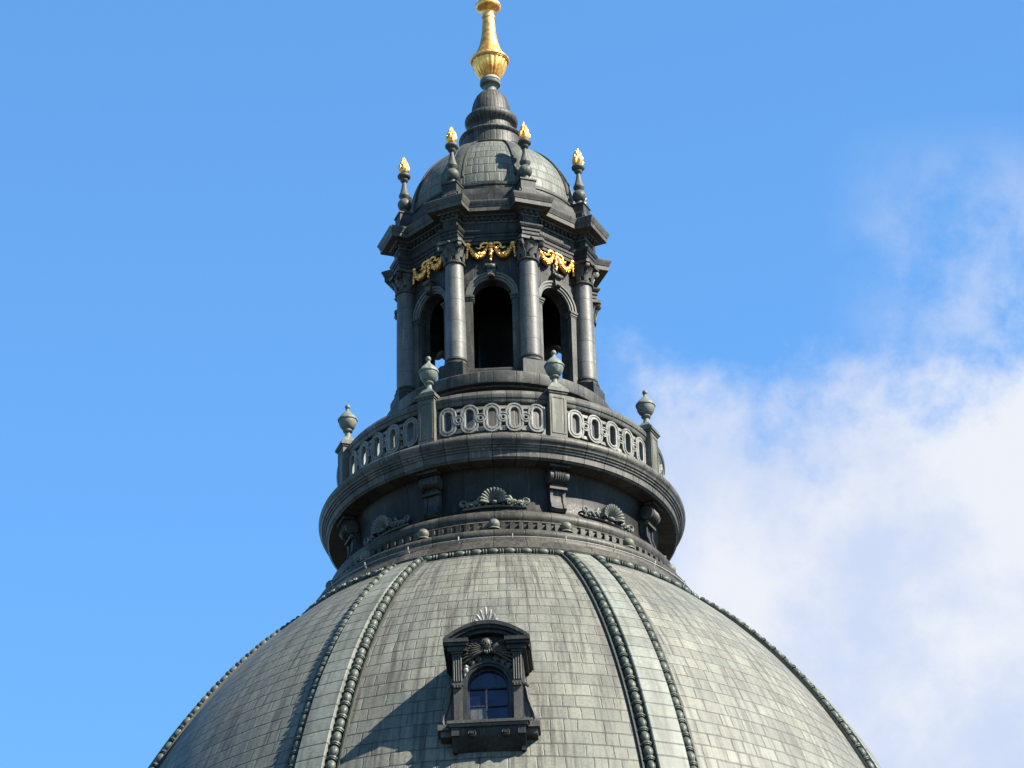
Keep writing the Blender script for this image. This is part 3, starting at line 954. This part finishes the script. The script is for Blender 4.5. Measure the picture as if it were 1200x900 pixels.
# ------------------------------------------------------------------ lantern
lz0 = 67.16
lan = thing('lantern', 'dark octagonal lantern with columns, arched openings and gold garlands', 'lantern tower', loc=(0, 0, lz0))
pdm = MB()
pdm.lathe(lz([(3.40, 67.18), (3.40, 68.6), (3.28, 68.8), (3.26, 69.80), (3.32, 69.90), (3.50, 69.93), (3.52, 69.98), (3.68, 70.00), (3.70, 70.05), (3.70, 70.38), (3.66, 70.42), (3.5, 70.48), (2.2, 70.52)], lz0), 128)
pdm.build('podium', 'dark_band', lan, smooth=32)
stp = MB()
def octa(ap, z): return [Vector((ap / math.cos(COR) * math.sin(COR + k * BAY), -ap / math.cos(COR) * math.cos(COR + k * BAY), z)) for k in range(8)]
stp.grid([octa(2.96, 70.50 - lz0), octa(2.96, 70.90 - lz0), octa(2.90, 70.97 - lz0), octa(2.80, 71.0 - lz0), octa(2.2, 71.02 - lz0), octa(0.01, 71.02 - lz0)], closed=True)
stp.build('plinth_step', 'dark', lan)
# one arcade bay, facing the camera
AP = 2.72; TH = 0.42
OW, CZ, BZ_, TZ = 0.63, 73.67 - lz0, 70.98 - lz0, 75.60 - lz0
HB = AP * math.tan(COR)
inner = [(-OW, BZ_ + (CZ - BZ_) * k / 4) for k in range(4)] + arc((0, CZ), -OW, OW, 0, PI, 20) + [(OW, BZ_ + (CZ - BZ_) * k / 4) for k in (3, 2, 1, 0)]
def outl(hb):
    o_ = []
    for (x_, z_) in inner:
        if z_ <= CZ + 1e-6:
            o_.append((-hb if x_ < 0 else hb, z_))
        else:
            d_ = Vector((x_, z_ - CZ)); d_.normalize()
            k_ = min(hb / abs(d_.x) if abs(d_.x) > 1e-6 else 99, (TZ - CZ) / d_.y)
            o_.append((d_.x * k_, CZ + d_.y * k_))
    return o_
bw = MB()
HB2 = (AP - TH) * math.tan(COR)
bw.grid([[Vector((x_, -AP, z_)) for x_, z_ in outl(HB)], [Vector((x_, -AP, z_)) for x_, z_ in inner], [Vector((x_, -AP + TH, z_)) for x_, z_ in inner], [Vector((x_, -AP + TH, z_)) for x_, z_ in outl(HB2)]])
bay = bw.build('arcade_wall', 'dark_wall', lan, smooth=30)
am = MB()
for (r0_, r1_, d_) in ((0.625, 0.70, 0.06), (0.69, 0.80, 0.10), (0.78, 0.835, 0.14)):
    rows = [[Vector((x_, -AP - y_, z_)) for x_, z_ in arc((0, CZ), -r_, r_, 0, PI, 24)] for r_, y_ in ((r0_, -0.01), (r0_, d_), (r1_, d_), (r1_, -0.01))]
    am.grid(rows)
am.build('archivolt', 'relief', bay, smooth=40)
for sx in (-1, 1):
    im = MB()
    im.box((sx * 0.745, -AP - 0.02, (CZ + BZ_) / 2 - 0.09), (0.25, 0.16, CZ - BZ_ - 0.20))
    for z_, h_, e_ in ((-0.17, 0.05, 0.03), (-0.11, 0.07, 0.055), (-0.035, 0.07, 0.085)):
        im.box((sx * 0.735, -AP + 0.02, CZ + z_), (0.27 + e_, 0.20 + 2 * e_, h_ - 0.002))
    im.build('impost', 'mid', bay)
ks = MB()
ks.prism([(-0.10, CZ + 0.62), (0.10, CZ + 0.62), (0.15, CZ + 1.0), (-0.15, CZ + 1.0)], lambda u, v, w: Vector((u, w, v)), -AP - 0.22, -AP + 0.02)
ks.ell((0, -AP - 0.24, CZ + 0.97), (0.15, 0.10, 0.09)); ks.ell((0, -AP - 0.24, CZ + 0.66), (0.09, 0.06, 0.05))
ks.box((0, -AP - 0.14, CZ + 1.03), (0.36, 0.26, 0.06))
ks.build('keystone', 'mid', bay, smooth=50)
# gilded garland
gd = MB()
gz_ = 75.55 - lz0
def W2(x_, z_, d_=0.0): return Vector((x_, -AP - 0.07 - d_, gz_ + z_))
for sx in (-1, 1):
    pts, rad = [], []
    for i in range(15):
        q = i / 14
        x_ = sx * (0.70 - 0.60 * q)
        z_ = -0.05 - 0.40 * math.sin(q * PI) ** 0.9 - 0.02 * q
        pts.append(W2(x_, z_, 0.05)); rad.append(0.04 + 0.07 * math.sin(q * PI))
    gd.tube(pts, rad, 10)
    for i in range(1, 14):       # leaves and fruit along the swag
        c = pts[i]
        for e in range(3):
            o_ = Vector((random.uniform(-.04, .04), -rad[i] * random.uniform(.6, .95), random.uniform(-1, .7) * rad[i]))
            gd.ell(c + o_, (random.uniform(.03, .05), .035, random.uniform(.028, .05)), Matrix.Rotation(random.uniform(-1, 1), 3, 'Y'), 7, 5)
    for k in range(5):           # end drop
        gd.ell(W2(sx * (0.735 + 0.01 * k), -0.06 - 0.105 * k, 0.05), (0.075 - 0.006 * k, 0.05, 0.075), Matrix.Rotation(0.3 * (-1) ** k, 3, 'Y'), 8, 6)
    gd.ell(W2(sx * 0.71, -0.02, 0.07), (0.09, 0.06, 0.07))
    # ribbon curls
    gd.tube([W2(sx * x_, z_, 0.05) for x_, z_ in ((0.04, -0.05), (0.12, 0.02), (0.22, 0.03), (0.31, -0.02), (0.32, -0.10), (0.25, -0.13), (0.20, -0.09))], [.03, .05, .055, .05, .045, .035, .02], 8)
    gd.tube([W2(sx * x_, z_, 0.04) for x_, z_ in ((0.30, -0.11), (0.36, -0.17), (0.42, -0.16), (0.46, -0.10))], [.03, .045, .04, .02], 8)
gd.ell(W2(0, -0.03, 0.08), (0.10, 0.08, 0.09))
for k in range(6):
    gd.ell(W2(0.015 * (-1) ** k, -0.12 - 0.095 * k, 0.07), (0.085 - 0.008 * k, 0.06, 0.07), Matrix.Rotation(0.35 * (-1) ** k, 3, 'Y'), 8, 6)
garl = gd.build('garland', 'gold', bay, smooth=60)
garl['label'] = 'bright gilded garland'
for k in range(1, 8):
    part_copy(bay, lan, k * BAY)
# column, built facing the camera
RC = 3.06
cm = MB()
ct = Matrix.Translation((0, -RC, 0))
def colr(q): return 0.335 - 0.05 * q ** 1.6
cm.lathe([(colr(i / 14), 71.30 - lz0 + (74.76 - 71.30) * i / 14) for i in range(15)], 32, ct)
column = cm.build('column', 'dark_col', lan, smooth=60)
cbm = MB()
cbm.box((0, -RC, 70.72 - lz0), (0.86, 0.86, 0.46)); cbm.box((0, -RC, 70.98 - lz0), (0.80, 0.80, 0.07))
cbm.lathe([(0.40, 71.01 - lz0)] + [(r_, z_ - lz0) for r_, z_ in torus((0.36, 71.07), 0.06, -1.2, 1.4, 6)] + [(0.35, 71.15 - lz0), (0.36, 71.18 - lz0)] + [(r_, z_ - lz0) for r_, z_ in torus((0.335, 71.23), 0.04, -1.2, 1.4, 5)] + [(0.34, 71.30 - lz0)], 28, ct)
cbm.build('base', 'dark', column, smooth=40)
cpm = MB()
z0_ = 74.76 - lz0
cpm.lathe([(0.29, z0_ - 0.02), (0.345, z0_ + 0.0), (0.355, z0_ + 0.035), (0.33, z0_ + 0.065), (0.285, z0_ + 0.08), (0.28, z0_ + 0.3), (0.31, z0_ + 0.55), (0.37, z0_ + 0.68)], 28, ct)
for ring_, n_, off_, h0, h1, out_ in ((0, 8, 0.0, 0.08, 0.38, 0.10), (1, 8, PI / 8, 0.22, 0.56, 0.12)):
    for k in range(n_):
        a = off_ + k * PI / 4
        d_ = Vector((math.cos(a), math.sin(a), 0))
        c0 = Vector((0, -RC, z0_))
        pth = [c0 + d_ * (0.285 + out_ * q ** 2.2 + (0.03 if q < 1 else 0.05)) + Vector((0, 0, h0 + (h1 - h0) * (q if q < 1 else 0.86))) for q in (0, .35, .65, .9, 1.0)]
        cpm.tube(pth, [0.07, 0.095, 0.085, 0.065, 0.03], 6, flat=0.45, up=tuple(d_))
for k in range(4):               # corner volutes
    a = PI / 4 + k * PI / 2
    d_ = Vector((math.cos(a), math.sin(a), 0)); c0 = Vector((0, -RC, z0_ + 0.56)) + d_ * 0.46
    cpm.tube([Vector((0, -RC, z0_ + 0.32)) + d_ * 0.32, Vector((0, -RC, z0_ + 0.5)) + d_ * 0.36, c0 + Vector((0, 0, 0.09))], [.03, .04, .04], 6)
    sidev = Vector((-d_.y, d_.x, 0))
    cpm.lathe([(0.001, -0.07), (0.06, -0.065), (0.105, -0.055), (0.105, 0.055), (0.06, 0.065), (0.001, 0.07)], 14, Matrix.Translation(c0) @ Matrix((d_, Vector((0, 0, 1)), sidev)).transposed().to_4x4())
ab = []
for k in range(4):               # concave abacus
    a = PI / 4 + k * PI / 2
    for da, rr in ((-0.10, 0.56), (0.10, 0.56), (PI / 4, 0.40)):
        ab.append((rr * math.cos(a + da), rr * math.sin(a + da)))
cpm.prism(ab, lambda u, v, w: Vector((u, v - RC, w)), z0_ + 0.67, z0_ + 0.775)
cpm.ell((0, -RC - 0.40, z0_ + 0.71), (0.07, 0.06, 0.06))
cpm.build('capital', 'mid', column, smooth=45)
column.rotation_euler.z = COR
for k in range(1, 8):
    part_copy(column, lan, COR + k * BAY)


def ressaut(o, a=2.80, w=0.235, rf=3.32):
    """plan of the entablature: octagon breaking forward over each column, offset outward by o"""
    P = []
    for k in range(8):
        ac_ = COR + k * BAY
        d_ = Vector((math.sin(ac_), -math.cos(ac_))); t_ = Vector((math.cos(ac_), math.sin(ac_)))
        w_ = w + o
        s_ = (a + o - w_ * math.sin(COR)) / math.cos(COR)
        f_ = rf + o
        for tt_, ss_ in ((-w_, s_), (-w_, f_), (w_, f_), (w_, s_)):
            P.append(d_ * ss_ + t_ * tt_)
    return P


def sweep(prof, **kw):
    b_ = MB(); rows_ = []
    for o_, z_ in prof:
        rows_.append([Vector((p_.x, p_.y, z_ - lz0)) for p_ in ressaut(o_, **kw)])
    b_.grid(rows_, closed=True)
    return b_


en = sweep([(-0.62, 75.54), (0.02, 75.54), (0.02, 75.66), (0.05, 75.66), (0.05, 75.79), (0.08, 75.79), (0.08, 75.89), (0.11, 75.90), (0.15, 75.97), (0.15, 76.01), (0.0, 76.02), (0.0, 76.34)])
en.build('entablature', 'dark_wall', lan, smooth=25)
co_ = sweep([(0.0, 76.34), (0.03, 76.345), (0.05, 76.39), (0.05, 76.53), (0.14, 76.54), (0.17, 76.58), (0.38, 76.585), (0.38, 76.73), (0.40, 76.75), (0.42, 76.82), (0.455, 76.88), (0.46, 76.93), (0.44, 76.955), (0.02, 77.10), (0.02, 77.30), (0.0, 77.34), (-0.02, 77.46)])
co_.build('cornice', 'mid', lan, smooth=25)
dt = MB()                        # dentils cut from one band that follows the plan
def dent_plan(proud):
    base = ressaut(0.045); far = ressaut(0.125); P = []
    for e in range(32):
        p_, q_ = base[e], base[(e + 1) % 32]
        ed = q_ - p_; L_ = ed.length
        if L_ < 0.12:
            P += [p_]; continue
        n_ = max(1, int(round(L_ / 0.17))); u_ = ed / L_
        nn = Vector((u_.y, -u_.x))
        P.append(p_)
        for i in range(n_):
            c_ = (i + 0.5) * L_ / n_
            for s_, o_ in ((-0.05, 0), (-0.05, 1), (0.05, 1), (0.05, 0)):
                P.append(p_ + u_ * (c_ + s_) + nn * (0.085 * o_ * proud))
    return P
dt.grid([[Vector((p_.x, p_.y, z_ - lz0)) for p_ in dent_plan(f_)] for z_, f_ in ((76.395, 0), (76.395, 1), (76.52, 1), (76.52, 0))], closed=True)
dt.build('dentil_course', 'dark', lan)
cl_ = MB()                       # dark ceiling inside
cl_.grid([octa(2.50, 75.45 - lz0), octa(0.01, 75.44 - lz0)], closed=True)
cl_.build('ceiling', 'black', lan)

nw = MB()  # added cylinder that blocks the sky behind the middle arch
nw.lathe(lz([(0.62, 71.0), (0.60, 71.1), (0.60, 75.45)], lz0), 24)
nw.build('sky_blocker', 'black', lan, smooth=40)

# ------------------------------------------------------------------ cupola
cz0 = 77.2
cup = thing('cupola', 'small green panelled cupola with stepped dark cap', 'cupola', loc=(0, 0, cz0))
at_ = MB()                       # octagonal attic with blocks under the torches
rows = []
for o_, z_ in ((0.06, 77.06), (0.06, 77.40), (0.02, 77.42), (0.0, 77.52), (-0.05, 77.66), (-0.2, 77.70)):
    rows.append([Vector((p_.x, p_.y, z_ - cz0)) for p_ in ressaut(o_, a=2.86, w=0.24, rf=3.22)])
at_.grid(rows, closed=True)
at_.lathe(lz([(2.80, 77.58), (2.80, 77.80), (2.83, 77.82), (2.83, 77.90), (2.76, 77.96), (2.66, 77.98)], cz0), 96)
at_.build('attic', 'dark', cup, smooth=30)
tb = MB()
tb.box((0, -3.04, 77.58 - cz0), (0.50, 0.52, 0.36)); tb.box((0, -3.04, 77.765 - cz0), (0.56, 0.58, 0.05))
tbo = tb.build('torch_block', 'dark', cup)
tbo.rotation_euler.z = COR
for k in range(1, 8):
    part_copy(tbo, cup, COR + k * BAY)
CA, CB, CZ0 = 2.74, 2.80, 77.96
def cup_at(q):
    return CA * math.cos(q), CZ0 + CB * math.sin(q)
qs = [1.16 * i / 24 for i in range(25)]
cs = MB(); uvs = []; rows = []
for i, q in enumerate(qs):
    r_, z_ = cup_at(q); row = []
    for j in range(19):
        a = -COR + BAY * j / 18
        row.append(pol(r_, a, z_ - cz0)); uvs.append((j / 18 * 5.6, q * 7.6))
    rows.append(row)
cs.grid(rows)
cpanel = cs.build('roof_panel', 'small_tile', cup, smooth=70, uvs=uvs)
for k in range(1, 8):
    part_copy(cpanel, cup, k * BAY)
cf = MB()                        # raised dark frame lines of a panel
q0, q1 = 0.10, 1.02
for wd, lift in ((0.0, 0.02),):
    path = []
    for i in range(15):
        q = q0 + (q1 - q0) * i / 14; r_, z_ = cup_at(q); path.append(pol(r_ + lift, -COR + 0.075 + 0.03 * q, z_ - cz0 + lift))
    aL = COR - 0.075 - 0.03 * q1
    for i in range(1, 8):
        r_, z_ = cup_at(q1); path.append(pol(r_ + lift, -aL + 2 * aL * i / 8, z_ - cz0 + lift))
    for i in range(15):
        q = q1 + (q0 - q1) * i / 14; r_, z_ = cup_at(q); path.append(pol(r_ + lift, COR - 0.075 - 0.03 * q, z_ - cz0 + lift))
    cf.tube(path, 0.038, 6)
cfo = cf.build('panel_frame', 'dark', cup)
for k in range(1, 8):
    part_copy(cfo, cup, k * BAY)
cr = MB(); rows = []
for i in range(25):
    q = 1.12 * i / 24; r_, z_ = cup_at(q); w_ = 0.075 + 0.03 * q - 0.012
    rows.append([pol(r_ + l_, s_ * w_, z_ - cz0 + l_ * 0.6) for s_, l_ in ((-1, -0.02), (-1, 0.03), (-0.8, 0.045), (0.8, 0.045), (1, 0.03), (1, -0.02))])
cr.grid(rows)
cro = cr.build('rib', 'torch', cup, smooth=40)
cro.rotation_euler.z = COR
for k in range(1, 8):
    part_copy(cro, cup, COR + k * BAY)
cap = MB()
cap.lathe(lz([(1.22, 80.42), (1.20, 80.50), (1.08, 80.56), (1.03, 80.62), (1.02, 80.70), (1.01, 81.12), (1.06, 81.16), (1.09, 81.22), (1.07, 81.27), (0.96, 81.32), (0.80, 81.36), (0.72, 81.42), (0.70, 81.72), (0.74, 81.76)] + torus((0.69, 81.97), 0.19, -1.1, 1.35, 10) + [(0.66, 82.18), (0.65, 82.24), (0.645, 82.40), (0.62, 82.58), (0.57, 82.76), (0.49, 82.94), (0.39, 83.07), (0.30, 83.13), (0.22, 83.16)], cz0), 48)
cap.build('stepped_cap', 'dark_band', cup, smooth=35)

# ------------------------------------------------------------------ torches on the cornice
def make_torch(label):
    t_ = thing('torch', label, 'torch ornament', group='torch ornaments round the cupola')
    b_ = MB()
    b_.lathe([(0.16, 0.0), (0.17, 0.04), (0.13, 0.09), (0.10, 0.16), (0.11, 0.21)], 20)
    b_.ell((0, 0, 0.42), (0.225, 0.225, 0.225), None, 20, 12)
    b_.lathe([(0.11, 0.62), (0.125, 0.66), (0.18, 0.72), (0.185, 0.77), (0.16, 0.82), (0.12, 0.95), (0.085, 1.10), (0.065, 1.26), (0.07, 1.30)], 20)
    b_.lathe([(0.07, 1.28), (0.12, 1.32), (0.135, 1.37), (0.12, 1.40), (0.16, 1.43), (0.21, 1.47), (0.22, 1.52), (0.20, 1.56), (0.13, 1.58), (0.13, 1.63)], 20)
    b_.build('baluster', 'torch', t_, smooth=40)
    f_ = MB()
    f_.lathe([(0.10, 1.60), (0.145, 1.66), (0.16, 1.74), (0.155, 1.84), (0.125, 1.96), (0.085, 2.06), (0.04, 2.16)], 16)
    rr_ = random.Random(3)
    for k in range(15):
        a = k * 2.4; d_ = Vector((math.cos(a), math.sin(a), 0)); n_ = Vector((-d_.y, d_.x, 0))
        h_ = 1.62 + 0.026 * k; L_ = 0.24 + rr_.uniform(0, .06)
        def prof_r(z_):
            q_ = max(0.0, min(1.0, (z_ - 1.62) / 0.60)); return 0.155 * (1 - q_ ** 1.7) + 0.015
        f_.tube([d_ * prof_r(h_ + L_ * q_) * (0.85 if q_ < .1 else 1.0 if q_ < .9 else 1.25) + n_ * (0.05 * q_) + Vector((0, 0, h_ + L_ * q_)) for q_ in (0, .3, .65, 1)], [.03, .052, .038, .006], 7)
    f_.tube([(0, 0, 2.02), (0.015, 0.01, 2.16), (-0.01, 0, 2.28)], [.06, .04, .005], 7)
    fo = f_.build('flame', 'gold', t_, smooth=60)
    fo['label'] = 'gilded flame'
    return t_

torch_labels = {-3: 'leftmost gold flame torch on the tip of the cornice, against sky',
                -1: 'gold flame torch before the left half of the cupola',
                1: 'gold flame torch before the right half of the cupola',
                3: 'rightmost gold flame torch on the cornice, against sky',
                5: 'torch behind the right edge of the cupola, only its gold flame showing',
                -5: 'torch behind the left edge of the cupola, only its gold flame showing'}
torch0 = None
for s_, lb in torch_labels.items():
    a = s_ * COR + PHASE
    if torch0 is None:
        torch0 = make_torch(lb); torch0.location = pol(3.06, a, 77.79); torch0.rotation_euler.z = a
    else:
        thing_copy(torch0, pol(3.06, a, 77.79), a + s_, lb)

# ------------------------------------------------------------------ gilded spire on top
sz0 = 83.08
sp = thing('spire', 'slender gilded spire with fluted bowl on top of the cupola', 'spire', loc=(0, 0, sz0))
nk = MB()
nk.lathe(lz([(0.27, 83.10), (0.23, 83.15), (0.20, 83.20), (0.195, 83.38), (0.23, 83.43), (0.33, 83.46), (0.35, 83.50), (0.35, 83.55), (0.30, 83.60)], sz0), 32)
nk.build('collar', 'verdigris', sp, smooth=40)
wh = MB(); wh.lathe(lz([(0.31, 83.60), (0.335, 83.62), (0.335, 83.68), (0.30, 83.72)], sz0), 32)
wh.build('white_ring', 'pale', sp, smooth=40)
bo = MB()
bo.lathe(lz([(0.28, 83.70), (0.36, 83.80), (0.45, 83.95), (0.52, 84.10), (0.565, 84.25), (0.58, 84.36)], sz0), 160, flute=lambda a, k: 1 + 0.05 * abs(math.sin(a * 10)) - 0.03)
bo.build('fluted_bowl', 'gold', sp, smooth=50)
st = MB()
st.lathe(lz([(0.56, 84.34), (0.62, 84.36)] + torus((0.60, 84.43), 0.06, -1.2, 1.4, 6) + [(0.58, 84.50), (0.54, 84.58), (0.50, 84.60), (0.49, 84.66), (0.45, 84.74), (0.38, 84.90), (0.32, 85.10), (0.27, 85.35), (0.235, 85.6), (0.215, 85.9), (0.20, 86.12), (0.225, 86.14), (0.225, 86.20), (0.20, 86.22), (0.195, 86.34), (0.21, 86.40), (0.26, 86.46), (0.37, 86.52), (0.42, 86.58), (0.43, 86.66), (0.38, 86.74), (0.22, 86.82), (0.15, 86.9)], sz0), 40)
st.build('shaft', 'gold', sp, smooth=40)
ob = MB(); ob.ell((0, 0, 87.35 - sz0), (0.52, 0.52, 0.52), None, 24, 16)
ob.box((0, 0, 88.6 - sz0), (0.14, 0.14, 1.6)); ob.box((0, 0, 88.8 - sz0), (0.9, 0.13, 0.14))
ob.build('orb_cross', 'gold', sp, smooth=50)
